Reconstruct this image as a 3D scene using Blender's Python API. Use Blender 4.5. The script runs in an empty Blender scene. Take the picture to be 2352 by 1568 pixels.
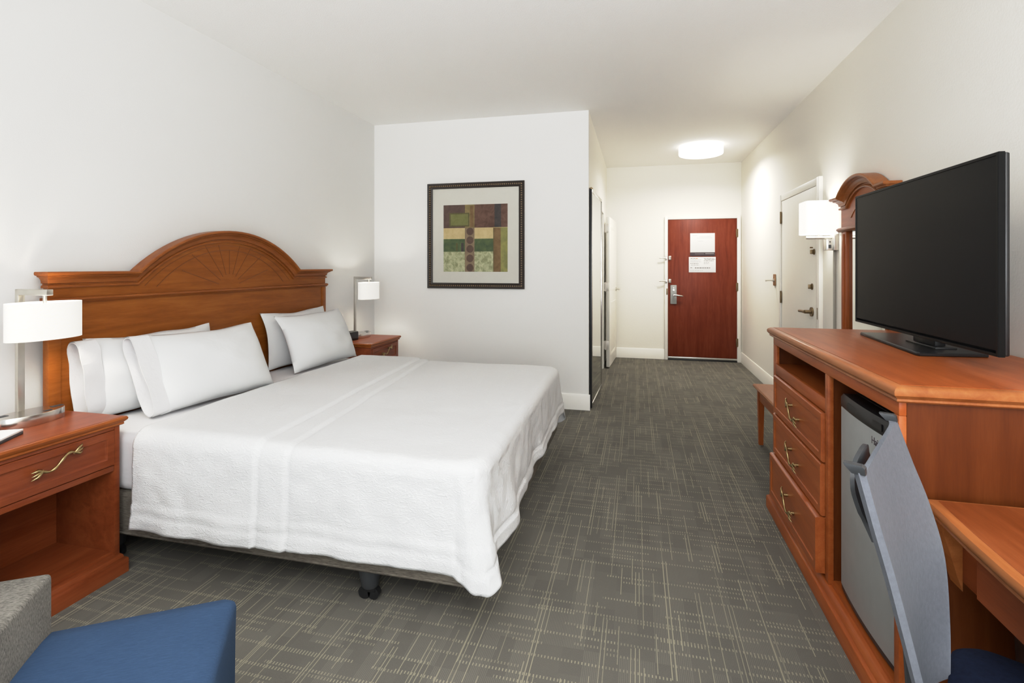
import bpy, bmesh, math, random
from mathutils import Vector, Matrix, noise as mn
random.seed(7)
S = bpy.context.scene
COL = S.collection
PI = math.pi

# ------------------------------------------------------------------ mesh helpers
class MB:
    def __init__(self, o=(0, 0, 0)):
        self.bm = bmesh.new(); self.o = Vector(o); self.mi = 0
    def _v(self, p): return self.bm.verts.new(Vector(p) - self.o)
    def _f(self, vs):
        try:
            f = self.bm.faces.new(vs); f.material_index = self.mi; return f
        except ValueError:
            return None
    def box(self, x0, x1, y0, y1, z0, z1, bev=0.0, seg=2):
        v = [self._v((x, y, z)) for x in (x0, x1) for y in (y0, y1) for z in (z0, z1)]
        fs = [self._f([v[i] for i in q]) for q in ((0, 1, 3, 2), (4, 6, 7, 5), (0, 4, 5, 1), (2, 3, 7, 6), (0, 2, 6, 4), (1, 5, 7, 3))]
        if bev > 0:
            es = {e for f in fs for e in f.edges}
            r = bmesh.ops.bevel(self.bm, geom=list(es), offset=bev, segments=seg, affect='EDGES', profile=0.5)
            for f in r['faces']: f.material_index = self.mi
        return self
    def loft(self, loops, cap0=True, cap1=True, closed=True):
        L = [[self._v(p) for p in lp] for lp in loops]
        n = len(L[0])
        for a, b in zip(L, L[1:]):
            for i in range(n if closed else n - 1):
                j = (i + 1) % n
                self._f([a[i], a[j], b[j], b[i]])
        if closed and cap0: self._f(list(reversed(L[0])))
        if closed and cap1: self._f(L[-1])
        return self
    def tube(self, pts, r, seg=10):
        pts = [Vector(p) for p in pts]
        rs = r if isinstance(r, (list, tuple)) else [r] * len(pts)
        loops = []; ref = None
        for i, p in enumerate(pts):
            t = (pts[min(i + 1, len(pts) - 1)] - pts[max(i - 1, 0)]).normalized()
            if ref is None:
                ref = Vector((0, 0, 1)) if abs(t.z) < 0.9 else Vector((1, 0, 0))
            u = (ref - t * ref.dot(t)).normalized(); ref = u
            w = t.cross(u)
            loops.append([p + (u * math.cos(2 * PI * k / seg) + w * math.sin(2 * PI * k / seg)) * rs[i] for k in range(seg)])
        return self.loft(loops)
    def cyl(self, p0, p1, r, r1=None, seg=20):
        return self.tube([p0, p1], [r, r if r1 is None else r1], seg)
    def lathe(self, c, prof, seg=32, sx=1.0, sy=1.0, cap=True):
        loops = [[(c[0] + r * sx * math.cos(2 * PI * k / seg), c[1] + r * sy * math.sin(2 * PI * k / seg), c[2] + z) for k in range(seg)] for r, z in prof]
        return self.loft(loops, cap, cap)
    def rects(self, fn, x0, x1, y0, y1, steps, cap0=True, cap1=True):
        """nested rectangle loops: fn(a,b,h)->3D; steps=(inset,height)"""
        loops = []
        for i, h in steps:
            loops.append([fn(x0 + i, y0 + i, h), fn(x1 - i, y0 + i, h), fn(x1 - i, y1 - i, h), fn(x0 + i, y1 - i, h)])
        return self.loft(loops, cap0, cap1)
    def poly(self, pts, fn, h0, h1):
        return self.loft([[fn(a, b, h0) for a, b in pts], [fn(a, b, h1) for a, b in pts]])
    def grid(self, nu, nv, fn, uvfn=None, wrap=False):
        V = [[self._v(fn(i / (nu - 1), j / (nv - 1))) for j in range(nv)] for i in range(nu)]
        uvl = self.bm.loops.layers.uv.verify() if uvfn else None
        for i in range(nu - 1):
            for j in range(nv - 1):
                f = self._f([V[i][j], V[i + 1][j], V[i + 1][j + 1], V[i][j + 1]])
                if f and uvfn:
                    for l, (a, b) in zip(f.loops, ((i, j), (i + 1, j), (i + 1, j + 1), (i, j + 1))):
                        l[uvl].uv = uvfn(a / (nu - 1), b / (nv - 1))
        return self
    def build(self, name, mat, parent=None, ang=38, fixn=True):
        bm = self.bm
        if fixn: bmesh.ops.recalc_face_normals(bm, faces=bm.faces)
        for f in bm.faces: f.smooth = True
        lim = math.radians(ang)
        for e in bm.edges:
            if len(e.link_faces) == 2 and e.calc_face_angle(0) > lim: e.smooth = False
        me = bpy.data.meshes.new(name); bm.to_mesh(me); bm.free()
        for m in (mat if isinstance(mat, (list, tuple)) else [mat]): me.materials.append(m)
        o = bpy.data.objects.new(name, me); COL.objects.link(o)
        if parent: o.parent = parent
        else: o.location = self.o
        return o

def tag(o, label, cat, group=None):
    o['label'] = label; o['category'] = cat
    if group: o['group'] = group
    return o
def thing(name, label, cat, loc=(0, 0, 0), rz=0.0, group=None):
    o = bpy.data.objects.new(name, None); COL.objects.link(o); o.empty_display_size = 0.1
    o.location = loc; o.rotation_euler = (0, 0, rz)
    return tag(o, label, cat, group)
def struct_empty(name, loc=(0, 0, 0)):
    o = bpy.data.objects.new(name, None); COL.objects.link(o); o.location = loc; o['kind'] = 'structure'; return o
def struct(o): o['kind'] = 'structure'; return o
def copy_tree(o, parent=None):
    c = o.copy(); COL.objects.link(c)
    if parent: c.parent = parent
    for ch in list(o.children): copy_tree(ch, c)
    return c
def sweep(mb, path, prof, fn, close_prof=True):
    """path: 2D (a,b) points; prof: (p out of plane, q along in-plane left normal); fn(a,b,p)->3D"""
    n = len(path); loops = []
    for i in range(n):
        a = Vector(path[i])
        d0 = (Vector(path[i]) - Vector(path[i - 1])).normalized() if i > 0 else None
        d1 = (Vector(path[i + 1]) - Vector(path[i])).normalized() if i < n - 1 else None
        if d0 is None: d0 = d1
        if d1 is None: d1 = d0
        n0 = Vector((-d0.y, d0.x)); n1 = Vector((-d1.y, d1.x))
        m = (n0 + n1).normalized(); m = m / max(0.4, m.dot(n0))
        loops.append([fn(a.x + m.x * q, a.y + m.y * q, p) for p, q in prof])
    return mb.loft(loops)

# ------------------------------------------------------------------ node helpers
def srgb(r, g, b, k=0.90):
    r, g, b = r * k, g * k, b * k
    return tuple(((c / 255) / 12.92 if c / 255 <= 0.04045 else ((c / 255 + 0.055) / 1.055) ** 2.4) for c in (r, g, b)) + (1.0,)
class NT:
    def __init__(self, name):
        m = bpy.data.materials.new(name); m.use_nodes = True
        self.m = m; self.t = m.node_tree; self.n = self.t.nodes
        self.b = self.n['Principled BSDF']
    def new(self, typ, **kw):
        x = self.n.new(typ)
        for k, v in kw.items(): setattr(x, k, v)
        return x
    def link(self, a, b): self.t.links.new(a, b)
    def set(self, sock, v):
        if hasattr(v, 'is_linked') or hasattr(v, 'links'): self.link(v, sock)
        else: sock.default_value = v
    def math(self, op, a, b=0.0, c=None, clamp=False):
        x = self.new('ShaderNodeMath', operation=op, use_clamp=clamp)
        self.set(x.inputs[0], a)
        if len(x.inputs) > 1: self.set(x.inputs[1], b)
        if c is not None: self.set(x.inputs[2], c)
        return x.outputs[0]
    def wn(self, a, b=0.0):
        c = self.new('ShaderNodeCombineXYZ'); self.set(c.inputs[0], a); self.set(c.inputs[1], b)
        w = self.new('ShaderNodeTexWhiteNoise', noise_dimensions='2D'); self.link(c.outputs[0], w.inputs['Vector'])
        return w.outputs['Value']
    def coord(self, which='Object', scale=(1, 1, 1), rot=(0, 0, 0)):
        tc = self.new('ShaderNodeTexCoord'); mp = self.new('ShaderNodeMapping')
        mp.inputs['Scale'].default_value = scale; mp.inputs['Rotation'].default_value = rot
        self.link(tc.outputs[which], mp.inputs['Vector']); return mp.outputs['Vector']
    def noise(self, vec, scale=5, detail=3, rough=0.5, dist=0.0):
        x = self.new('ShaderNodeTexNoise'); self.link(vec, x.inputs['Vector'])
        x.inputs['Scale'].default_value = scale; x.inputs['Detail'].default_value = detail
        x.inputs['Roughness'].default_value = rough; x.inputs['Distortion'].default_value = dist
        return x.outputs['Fac']
    def mix(self, fac, a, b, blend='MIX'):
        x = self.new('ShaderNodeMix', data_type='RGBA', blend_type=blend)
        self.set(x.inputs[0], fac); self.set(x.inputs[6], a); self.set(x.inputs[7], b); return x.outputs[2]
    def ramp(self, fac, stops):
        x = self.new('ShaderNodeValToRGB'); self.link(fac, x.inputs[0])
        e = x.color_ramp.elements
        while len(e) < len(stops): e.new(0.5)
        for el, (p, c) in zip(e, stops): el.position = p; el.color = c
        return x.outputs[0]
    def bump(self, h, strength=0.3, dist=0.01):
        x = self.new('ShaderNodeBump'); self.link(h, x.inputs['Height'])
        x.inputs['Strength'].default_value = strength; x.inputs['Distance'].default_value = dist
        self.link(x.outputs[0], self.b.inputs['Normal'])
    def base(self, c): self.set(self.b.inputs['Base Color'], c)
    def p(self, **kw):
        for k, v in kw.items(): self.b.inputs[k.replace('_', ' ')].default_value = v
        return self

def plain(name, col, rough=0.5, metal=0.0, spec=0.5, var=0.04):
    t = NT(name)
    f = t.noise(t.coord('Object'), 18, 2)
    c2 = tuple(min(1, x * (1 + var * 2)) for x in col[:3]) + (1,); c1 = tuple(x * (1 - var * 2) for x in col[:3]) + (1,)
    t.base(t.mix(f, c1, c2))
    t.p(Roughness=rough, Metallic=metal, Specular_IOR_Level=spec)
    return t.m
def wood(name, dark, mid, light, axis='y', rough=0.36, coat=0.15):
    t = NT(name)
    sc = {'x': (1.2, 14, 14), 'y': (14, 1.2, 14), 'z': (14, 14, 1.2)}[axis]
    v = t.coord('Object', sc)
    f = t.noise(v, 1.6, 5, 0.6, 0.6)
    f2 = t.noise(t.coord('Object', tuple(s * 5 for s in sc)), 2.2, 2, 0.7)
    f3 = t.noise(t.coord('Object'), 3.0, 2)
    m = t.math('ADD', t.math('MULTIPLY', f, 0.6), t.math('ADD', t.math('MULTIPLY', f2, 0.2), t.math('MULTIPLY', f3, 0.2)))
    t.base(t.ramp(m, [(0.38, dark), (0.5, mid), (0.62, light)]))
    t.p(Roughness=rough, Coat_Weight=coat * .4, Coat_Roughness=0.3, Specular_IOR_Level=0.22)
    t.bump(f2, 0.05, 0.002)
    return t.m
def emit(name, base, col, strength, rough=0.8, weave=0.0):
    t = NT(name); t.base(base)
    t.b.inputs['Emission Color'].default_value = col; t.b.inputs['Emission Strength'].default_value = strength
    t.p(Roughness=rough)
    if weave:
        f = t.noise(t.coord('Object', (1, 1, 3)), 60, 3, 0.7)
        t.set(t.b.inputs['Emission Strength'], t.math('ADD', t.math('MULTIPLY', f, weave), strength - weave * 0.5))
    return t.m

# ------------------------------------------------------------------ materials
def paint(name, col, bump=0.12, sc=160):
    t = NT(name)
    f = t.noise(t.coord('Object'), 1.3, 2)
    t.base(t.mix(f, tuple(c * 0.985 for c in col[:3]) + (1,), col))
    t.p(Roughness=0.75, Specular_IOR_Level=0.25)
    t.bump(t.noise(t.coord('Object'), sc, 2, 0.5), bump, 0.004)
    return t.m
M_WALL = paint('wall_paint', (0.83, 0.822, 0.80, 1))
M_WALLR = paint('wall_paint_warm_lit', (0.87, 0.85, 0.795, 1), 0.2, 110)  # wall paint warmed and lightened, putting some lamp light into the colour
M_CEIL = paint('ceiling_texture', (0.92, 0.915, 0.90, 1), 0.5, 120)
M_TRIM = plain('white_trim', (0.86, 0.845, 0.80, 1), 0.4, var=0.005)
M_WDOOR = plain('white_door', (0.87, 0.85, 0.79, 1), 0.45, var=0.005)
W_D, W_M, W_L = srgb(160, 80, 34), srgb(174, 91, 42), srgb(185, 104, 53)
M_WY = wood('cherry_wood', W_D, W_M, W_L, 'y')
M_WZ = wood('cherry_wood_upright', W_D, W_M, W_L, 'z')
M_WX = wood('desk_wood', srgb(128, 64, 28), srgb(142, 74, 36), srgb(154, 86, 46), 'y')
M_HB = wood('headboard_wood', srgb(136, 73, 22), srgb(150, 84, 27), srgb(162, 96, 36), 'y', 0.4)
M_HBD = plain('headboard_groove', srgb(126, 66, 22), 0.5)
M_HBL = wood('moulding_wood', srgb(138, 74, 29), srgb(152, 86, 36), srgb(166, 98, 45), 'y', 0.35)
M_WLY = wood('edge_wood', srgb(152, 88, 44), srgb(168, 102, 54), srgb(182, 116, 66), 'y', 0.33)
M_NSD = wood('nightstand_wood', srgb(126, 58, 28), srgb(140, 69, 36), srgb(152, 80, 44), 'y')
M_NSL = wood('nightstand_edge', srgb(140, 72, 28), srgb(158, 86, 36), srgb(172, 100, 48), 'y', 0.33)
M_WSHADED = wood('shaded_side_wood', srgb(96, 45, 17), srgb(106, 52, 20), srgb(116, 60, 26), 'z')  # cherry wood with the shade on the dresser carcass painted into its colour
M_DOOR = wood('red_brown_door', srgb(116, 46, 26), srgb(130, 56, 33), srgb(140, 66, 42), 'z', 0.42, 0.1)
M_NICK = plain('brushed_nickel', (0.62, 0.60, 0.56, 1), 0.32, 1.0)
M_NICKP = plain('satin_nickel', (0.70, 0.69, 0.65, 1), 0.35, 0.85)
M_NICKB = plain('polished_nickel', (0.72, 0.69, 0.65, 1), 0.22, 1.0)
M_CHROME = plain('chrome', (0.75, 0.75, 0.74, 1), 0.15, 1.0)
M_BRASS = plain('antique_brass', (0.42, 0.31, 0.15, 1), 0.34, 1.0)
M_BRONZE = plain('bronze', (0.22, 0.16, 0.09, 1), 0.4, 0.8)
M_ROSE = plain('rose_bronze', (0.38, 0.22, 0.12, 1), 0.4, 0.8)
M_BLACK = plain('black_plastic', (0.012, 0.012, 0.013, 1), 0.35)
M_TVB = plain('television_black', (0.006, 0.006, 0.006, 1), 0.4, spec=0.12)
M_CHARC = plain('charcoal_plastic', (0.035, 0.038, 0.042, 1), 0.42)
M_SCREEN = plain('screen_glass', (0.007, 0.007, 0.0075, 1), 0.3, spec=0.08, var=0.0)
M_STEEL = plain('brushed_steel', (0.33, 0.34, 0.335, 1), 0.42, 0.1)
M_MIRROR = plain('mirror_glass', (0.64, 0.66, 0.67, 1), 0.015, 1.0, var=0.0)
M_MAT = plain('picture_mat', (0.60, 0.59, 0.54, 1), 0.7, var=0.01)
M_FRAME = plain('dark_frame', (0.022, 0.014, 0.009, 1), 0.4)
M_GOLD = plain('worn_gold', (0.36, 0.25, 0.14, 1), 0.4, 0.5)
M_PAPER = plain('paper_white', (0.80, 0.80, 0.80, 1), 0.6, var=0.01)
M_INK = plain('grey_print', (0.25, 0.25, 0.26, 1), 0.7)
M_INKD = plain('dark_print', (0.07, 0.05, 0.06, 1), 0.75)
M_SHADE = emit('lamp_shade_linen', (0.72, 0.70, 0.66, 1), (1, 0.965, 0.88, 1), 0.36, weave=0.30)
M_SHADE2 = emit('sconce_shade_fabric', (0.75, 0.73, 0.68, 1), (1, 0.975, 0.91, 1), 0.75)
M_LIGHT = emit('lit_diffuser', (0.9, 0.9, 0.88, 1), (1, 0.96, 0.88, 1), 1.5)
M_DARKIN = plain('dark_interior', (0.04, 0.035, 0.03, 1), 0.8)
M_HINGE = plain('painted_hinge', (0.66, 0.63, 0.58, 1), 0.4, 0.2)

def mk_carpet():
    t = NT('patterned_carpet')
    tc = t.new('ShaderNodeTexCoord'); sp = t.new('ShaderNodeSeparateXYZ'); t.link(tc.outputs['Object'], sp.inputs[0])
    X, Y = sp.outputs[0], sp.outputs[1]
    M = t.math
    def lines(w, seg, half, thr, off, shift=0.0):
        u = M('DIVIDE', M('ADD', X, off), w); col = M('FLOOR', u); fu = M('SUBTRACT', M('FRACT', u), shift / w)
        r1 = M('MULTIPLY', t.wn(col, off), 7.0)
        v = M('DIVIDE', M('ADD', Y, r1), seg); sg = M('FLOOR', v)
        pr = M('GREATER_THAN', t.wn(col, M('ADD', sg, off * 3.1)), thr)
        ln = M('LESS_THAN', M('ABSOLUTE', M('SUBTRACT', fu, 0.5)), half / w)
        ln = M('MULTIPLY', ln, pr)
        return M('MULTIPLY', ln, M('ADD', 0.45, M('MULTIPLY', 0.55, t.wn(M('ADD', col, 91.0), sg))))
    def dashes(h, seg, half, thr, off, pitch):
        v = M('DIVIDE', M('ADD', Y, off), h); row = M('FLOOR', v); fv = M('FRACT', v)
        r1 = M('MULTIPLY', t.wn(row, off), 5.0)
        u = M('DIVIDE', M('ADD', X, r1), seg); sg = M('FLOOR', u)
        pr = M('GREATER_THAN', t.wn(M('ADD', row, off * 5.3), sg), thr)
        rm = M('LESS_THAN', M('ABSOLUTE', M('SUBTRACT', fv, 0.5)), half / h)
        d = M('LESS_THAN', M('FRACT', M('DIVIDE', X, pitch)), 0.34)
        return M('MULTIPLY', M('MULTIPLY', rm, pr), M('MULTIPLY', d, M('ADD', 0.5, M('MULTIPLY', 0.5, t.wn(sg, M('ADD', row, 17.0))))))
    a = M('MAXIMUM', lines(0.044, 0.19, 0.0014, 0.55, 0.0), lines(0.118, 0.23, 0.0016, 0.50, 3.37))
    a = M('MAXIMUM', a, lines(0.118, 0.23, 0.0016, 0.50, 3.37, 0.014))
    b = M('MAXIMUM', dashes(0.061, 0.11, 0.0060, 0.42, 0.0, 0.0115), dashes(0.087, 0.15, 0.0060, 0.45, 1.7, 0.0115))
    m = M('MAXIMUM', a, M('MULTIPLY', b, 0.85))
    # woven patches
    cb = t.wn(M('FLOOR', M('DIVIDE', X, 0.085)), M('FLOOR', M('DIVIDE', Y, 0.12)))
    fine = M('LESS_THAN', M('FRACT', M('DIVIDE', X, 0.006)), 0.5)
    patch = t.wn(M('FLOOR', M('DIVIDE', M('ADD', X, 0.3), 0.06)), M('FLOOR', M('DIVIDE', M('ADD', Y, 0.1), 0.19)))
    fine = M('MULTIPLY', fine, M('GREATER_THAN', patch, 0.55))
    fz = t.noise(tc.outputs['Object'], 420, 2, 0.6)
    big = t.noise(tc.outputs['Object'], 2.2, 3)
    val = M('ADD', M('MULTIPLY', cb, 0.10), M('ADD', M('MULTIPLY', fz, 0.65), M('MULTIPLY', big, 0.25)))
    basec = t.ramp(val, [(0.25, srgb(102, 99, 93)), (0.85, srgb(133, 129, 120))])
    basec = t.mix(M('MULTIPLY', fine, 0.24), basec, srgb(158, 153, 142))
    t.base(t.mix(M('MULTIPLY', m, 0.72), basec, srgb(192, 186, 160)))
    t.p(Roughness=0.95, Specular_IOR_Level=0.1)
    t.bump(fz, 0.5, 0.004)
    return t.m
M_CARPET = mk_carpet()
def mk_coverlet():
    t = NT('white_matelasse')
    tc = t.new('ShaderNodeTexCoord'); uv = tc.outputs['UV']
    mp = t.new('ShaderNodeMapping'); t.link(uv, mp.inputs['Vector']); mp.inputs['Scale'].default_value = (1.0, 2.4, 1)
    n1 = t.noise(mp.outputs[0], 26, 3, 0.55, 1.6)
    n2 = t.noise(uv, 75, 2, 0.6, 0.8)
    h = t.math('ADD', t.math('MULTIPLY', t.math('ABSOLUTE', t.math('SUBTRACT', n1, 0.5)), 2.2), t.math('MULTIPLY', n2, 0.35))
    t.base(t.mix(t.math('MULTIPLY', h, 0.5), (0.66, 0.662, 0.665, 1), (0.74, 0.742, 0.745, 1)))
    t.p(Roughness=0.9, Specular_IOR_Level=0.15)
    t.bump(h, 0.42, 0.009)
    return t.m
M_COV = mk_coverlet()
def cloth(name, c, sc=8, strength=0.25, dist=0.02):
    t = NT(name)
    n = t.noise(t.coord('Object'), sc, 4, 0.5, 0.4)
    t.base(t.mix(n, tuple(x * 0.98 for x in c[:3]) + (1,), c)); t.p(Roughness=0.85, Specular_IOR_Level=0.15)
    t.bump(n, strength, dist); return t.m
M_SHEET = cloth('white_sheet', (0.70, 0.697, 0.708, 1), 9, 0.2, 0.02)
M_PILLOW = cloth('white_pillowcase', (0.65, 0.656, 0.658, 1), 5, 0.22, 0.03)
M_CUFF = cloth('white_pillowcase_hem', (0.71, 0.705, 0.712, 1), 14, 0.35, 0.02)
def weave(name, c1, c2, scale, axes, rough=0.9):
    t = NT(name)
    n = t.noise(t.coord('Object', axes), scale, 3, 0.65)
    n2 = t.noise(t.coord('Object'), 5, 2)
    f = t.math('ADD', t.math('MULTIPLY', n, 0.8), t.math('MULTIPLY', n2, 0.2))
    t.base(t.ramp(f, [(0.35, c1), (0.65, c2)])); t.p(Roughness=rough, Specular_IOR_Level=0.15)
    t.bump(n, 0.3, 0.003); return t.m
M_BOXSP = weave('taupe_woven', srgb(92, 86, 78), srgb(142, 134, 122), 40, (1, 1, 9))
M_TWEED = weave('grey_tweed', srgb(84, 81, 76), srgb(156, 152, 144), 120, (1, 3.5, 1))
M_BLUE = weave('blue_upholstery', srgb(55, 78, 108), srgb(66, 90, 121), 70, (.8, 6, 4))
M_NAVY = weave('navy_fabric', srgb(16, 24, 44), srgb(24, 34, 58), 90, (1, 1, 1))
M_SLING = weave('blue_grey_sling', srgb(112, 116, 124), srgb(122, 126, 134), 90, (1, 1, 1), 0.55)

# ------------------------------------------------------------------ room
XL, XR, YP, YB, XP, ZC, YF = -2.637, 1.409, 4.81, 7.711, -0.441, 2.791, -1.7
def sbox(name, a, mat):
    return struct(MB(((a[0] + a[1]) / 2, (a[2] + a[3]) / 2, a[4])).box(*a).build(name, mat))
sbox('floor', (XL - .1, XR + .1, YF, YB + .1, -0.08, 0), M_CARPET).location.z
bpy.data.objects['floor'].location = (0, 0, 0)
fm = bpy.data.objects['floor'].data
for v in fm.vertices: v.co += Vector(((XL + XR) / 2, (YF + YB + .1) / 2, -0.08))
sbox('ceiling', (XL - .1, XR + .1, YF, YB + .1, ZC, ZC + .08), M_CEIL)
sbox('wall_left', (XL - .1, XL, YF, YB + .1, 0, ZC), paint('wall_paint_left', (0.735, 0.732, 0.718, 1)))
sbox('wall_right', (XR, XR + .1, YF, YB + .1, 0, ZC), M_WALLR)
sbox('wall_back', (XL - .1, XR + .1, YB, YB + .1, 0, ZC), M_WALLR)
sbox('wall_partition', (XL, XP, YP, YP + .1, 0, ZC), M_WALL)
w = MB((XP - .05, 6, 0))
D0, D1, DZ = 5.98, 6.80, 2.02
w.box(XP - .1, XP, YP + .1, D0, 0, ZC); w.box(XP - .1, XP, D1, YB, 0, ZC); w.box(XP - .1, XP, D0, D1, DZ, ZC)
struct(w.build('wall_hall', M_WALLR))
# baseboards with a moulded top
def base(name, path, inward):
    mb = MB((path[0][0], path[0][1], 0))
    prof = [(0, 0), (0.014, 0), (0.014, 0.112), (0.010, 0.122), (0.010, 0.138), (0.004, 0.146), (0, 0.146)]
    loops = []
    for x, y in path:
        loops.append([(x + inward[0] * p, y + inward[1] * p, z) for p, z in prof])
    mb.loft(loops); return struct(mb.build(name, M_TRIM))
base('baseboard_left', [(XL, YF), (XL, YP)], (1, 0))
base('baseboard_partition', [(XL, YP), (XP + .014, YP)], (0, -1))
base('baseboard_right', [(XR, YF), (XR, 4.43)], (-1, 0))
base('baseboard_right_hall', [(XR, 5.66), (XR, YB)], (-1, 0))
base('baseboard_back', [(XP, YB), (0.384, YB)], (0, -1))
# bathroom door casing
c = MB((XP, D1, 0))
c.box(XP, XP + .016, D0 - .06, D0, 0, DZ + .06, .003); c.box(XP, XP + .016, D1, D1 + .05, 0, DZ + .06, .003)
c.box(XP, XP + .016, D0, D1, DZ, DZ + .06, .003); c.box(XP - .1, XP, D0, D0 + .012, 0, DZ); c.box(XP - .1, XP, D1 - .012, D1, 0, DZ)
struct(c.build('trim_1', M_TRIM))

# ------------------------------------------------------------------ doors
def hinge(p, parent, mat, axis, h=.10, w=.032):
    mb = MB(parent.location)
    x, y, z = p
    if axis == 'y':   # plates face -Y
        mb.box(x - w, x + w, y - .004, y, z - h / 2, z + h / 2, .001)
        mb.cyl((x, y - .006, z - h / 2 - .004), (x, y - .006, z + h / 2 + .004), .007, seg=10)
    else:
        mb.box(x - .004, x, y - w, y + w, z - h / 2, z + h / 2, .001)
        mb.cyl((x - .006, y, z - h / 2 - .004), (x - .006, y, z + h / 2 + .004), .008, seg=10)
    for k in (-1, 0, 1):
        if axis == 'y': mb.cyl((x + w * .55, y - .006, z + k * h * .3), (x + w * .55, y, z + k * h * .3), .003, seg=8)
        else: mb.cyl((x - .006, y + w * .55, z + k * h * .3), (x, y + w * .55, z + k * h * .3), .003, seg=8)
    return mb.build('hinge', mat, parent)
d1 = struct_empty('door_1', (0.884, YB, 0)); o = d1.location
mb = MB(o)
L_, R_, T_ = 0.426, 1.346, 2.004
for a in ((L_ - .046, L_ - .002, 0, T_ + .044), (R_ + .002, R_ + .050, 0, T_ + .044)):
    mb.box(a[0], a[1], YB - .035, YB, a[2], a[3], .004)
mb.box(L_ - .002, R_ + .002, YB - .035, YB, T_ + .003, T_ + .044, .004)
mb.build('door_frame', M_TRIM, d1)
mb = MB(o); mb.box(L_, R_, YB - .028, YB - .002, .05, T_, .003); mb.build('door_leaf', M_DOOR, d1)
mb = MB(o); mb.box(L_, R_, YB - .034, YB - .002, .022, .048, .003); mb.build('door_sweep', M_NICKP, d1)
mb = MB(o); mb.box(L_ - .002, R_ + .002, YB - .045, YB - .002, .0005, .016, .003); mb.build('threshold', M_BLACK, d1)
for z in (1.80, 1.05, .275): hinge((R_ + .002, YB - .032, z), d1, M_BRONZE, 'y', .11, .014)
mb = MB(o); mb.box(.458, .545, YB - .048, YB - .028, .80, 1.07, .006); lp = mb.build('lock_plate', M_STEEL, d1)
mb = MB(o); mb.cyl((.502, YB - .048, 1.0), (.502, YB - .056, 1.0), .014); mb.cyl((.502, YB - .05, 1.03), (.502, YB - .054, 1.03), .008); mb.build('thumb_turn', M_NICK, lp)
mb = MB(o); mb.cyl((.505, YB - .048, .93), (.505, YB - .10, .93), .012); mb.tube([(.505, YB - .098, .93), (.56, YB - .10, .925), (.61, YB - .098, .918), (.625, YB - .09, .915)], [.013, .011, .010, .008]); mb.build('door_lever', M_NICK, lp)
for z in (1.457, 1.128):
    mb = MB(o)
    mb.box(.392, .414, YB - .045, YB - .034, z - .03, z + .03, .003)
    mb.tube([(.40, YB - .055, z), (.33, YB - .068, z), (.305, YB - .068, z + .002)], [.008, .008, .010])
    mb.cyl((.402, YB - .036, z), (.402, YB - .06, z), .01)
    mb.box(.434, .470, YB - .034, YB - .027, z - .028, z + .028, .003)
    mb.cyl((.452, YB - .03, z + .004), (.452, YB - .062, z + .004), .009); mb.lathe((.452, YB - .062, z - .006), [(.002, 0), (.014, .004), (.014, .014), (.002, .02)], 12)
    mb.build('swing_bar_latch', M_NICK, d1)
mb = MB(o); mb.box(.404, .42, YB - .040, YB - .034, .93, 1.02, .002); mb.build('strike_plate', M_BRONZE, d1)

# bathroom door, swung back flat towards the entry wall
d2 = struct_empty('door_2', (-.395, 6.825, 0)); o2 = d2.location
d2.rotation_euler = (0, 0, -math.atan2(.06, .85))
mb = MB(); mb.box(0, .042, 0, .80, .02, 1.985, .003)
# two raised panels on the hall face
for z0, z1 in ((.16, .86), (1.02, 1.86)):
    mb.rects(lambda a, b, h: (.042 + h, a, b), .12, .68, z0, z1, [(0, -.001), (0, .004), (.015, .004), (.03, .001), (.03, -.001)])
mb.build('door_leaf', M_WDOOR, d2)
for z in (1.84, 1.07, .305):
    mb = MB(); mb.box(-.045, .03, -.006, -.001, z - .055, z + .055, .001); mb.cyl((-.01, -.008, z - .06), (-.01, -.008, z + .06), .008, seg=10)
    mb.build('hinge', M_HINGE, d2)
mb = MB(); mb.cyl((.042, .73, 1.01), (.05, .73, 1.01), .03); mb.cyl((.05, .73, 1.01), (.10, .73, 1.01), .01)
mb.tube([(.095, .735, 1.01), (.098, .68, 1.01), (.095, .63, 1.005)], [.011, .009, .008]); mb.build('door_lever', M_NICK, d2)

# connecting door on the right wall
d3 = struct_empty('door_3', (XR, 5.06, 0)); o3 = d3.location
A, B, T3 = 4.54, 5.59, 1.985
mb = MB(o3)
mb.box(XR - .03, XR, A - .07, A, 0, T3 + .06, .004); mb.box(XR - .03, XR, B, B + .05, 0, T3 + .06, .004); mb.box(XR - .022, XR, A, B, T3, T3 + .06, .004)
mb.build('door_frame', M_TRIM, d3)
mb = MB(o3); mb.box(XR - .018, XR, A + .003, B - .003, .01, T3 - .003, .002); mb.build('door_leaf', M_WDOOR, d3)
for z in (1.82, 1.035, .28): hinge((XR - .02, B - .003, z), d3, M_BRONZE, 'x', .11, .02)
mb = MB(o3)
mb.cyl((XR - .018, 4.615, 1.456), (XR - .024, 4.615, 1.456), .024); mb.box(XR - .05, XR - .022, 4.611, 4.619, 1.438, 1.474, .003)
mb.cyl((XR - .03, 4.615, 1.49), (XR - .05, 4.615, 1.49), .006, seg=8); mb.build('deadbolt', M_BRONZE, d3)
mb = MB(o3)
mb.cyl((XR - .018, 4.665, 1.172), (XR - .024, 4.665, 1.172), .026); mb.box(XR - .05, XR - .022, 4.661, 4.669, 1.154, 1.19, .003); mb.build('deadbolt', M_BRONZE, d3)
mb = MB(o3)
mb.cyl((XR - .018, 4.665, .966), (XR - .03, 4.665, .966), .038); mb.cyl((XR - .03, 4.665, .966), (XR - .075, 4.665, .966), .015)
mb.tube([(XR - .075, 4.66, .966), (XR - .08, 4.74, .966), (XR - .078, 4.80, .962)], [.014, .011, .011]); mb.build('door_lever', M_BRONZE, d3)
mb = MB(o3); mb.box(XR - .032, XR - .029, 4.50, 4.512, .92, 1.01); mb.build('strike_plate', M_BRONZE, d3)

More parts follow.
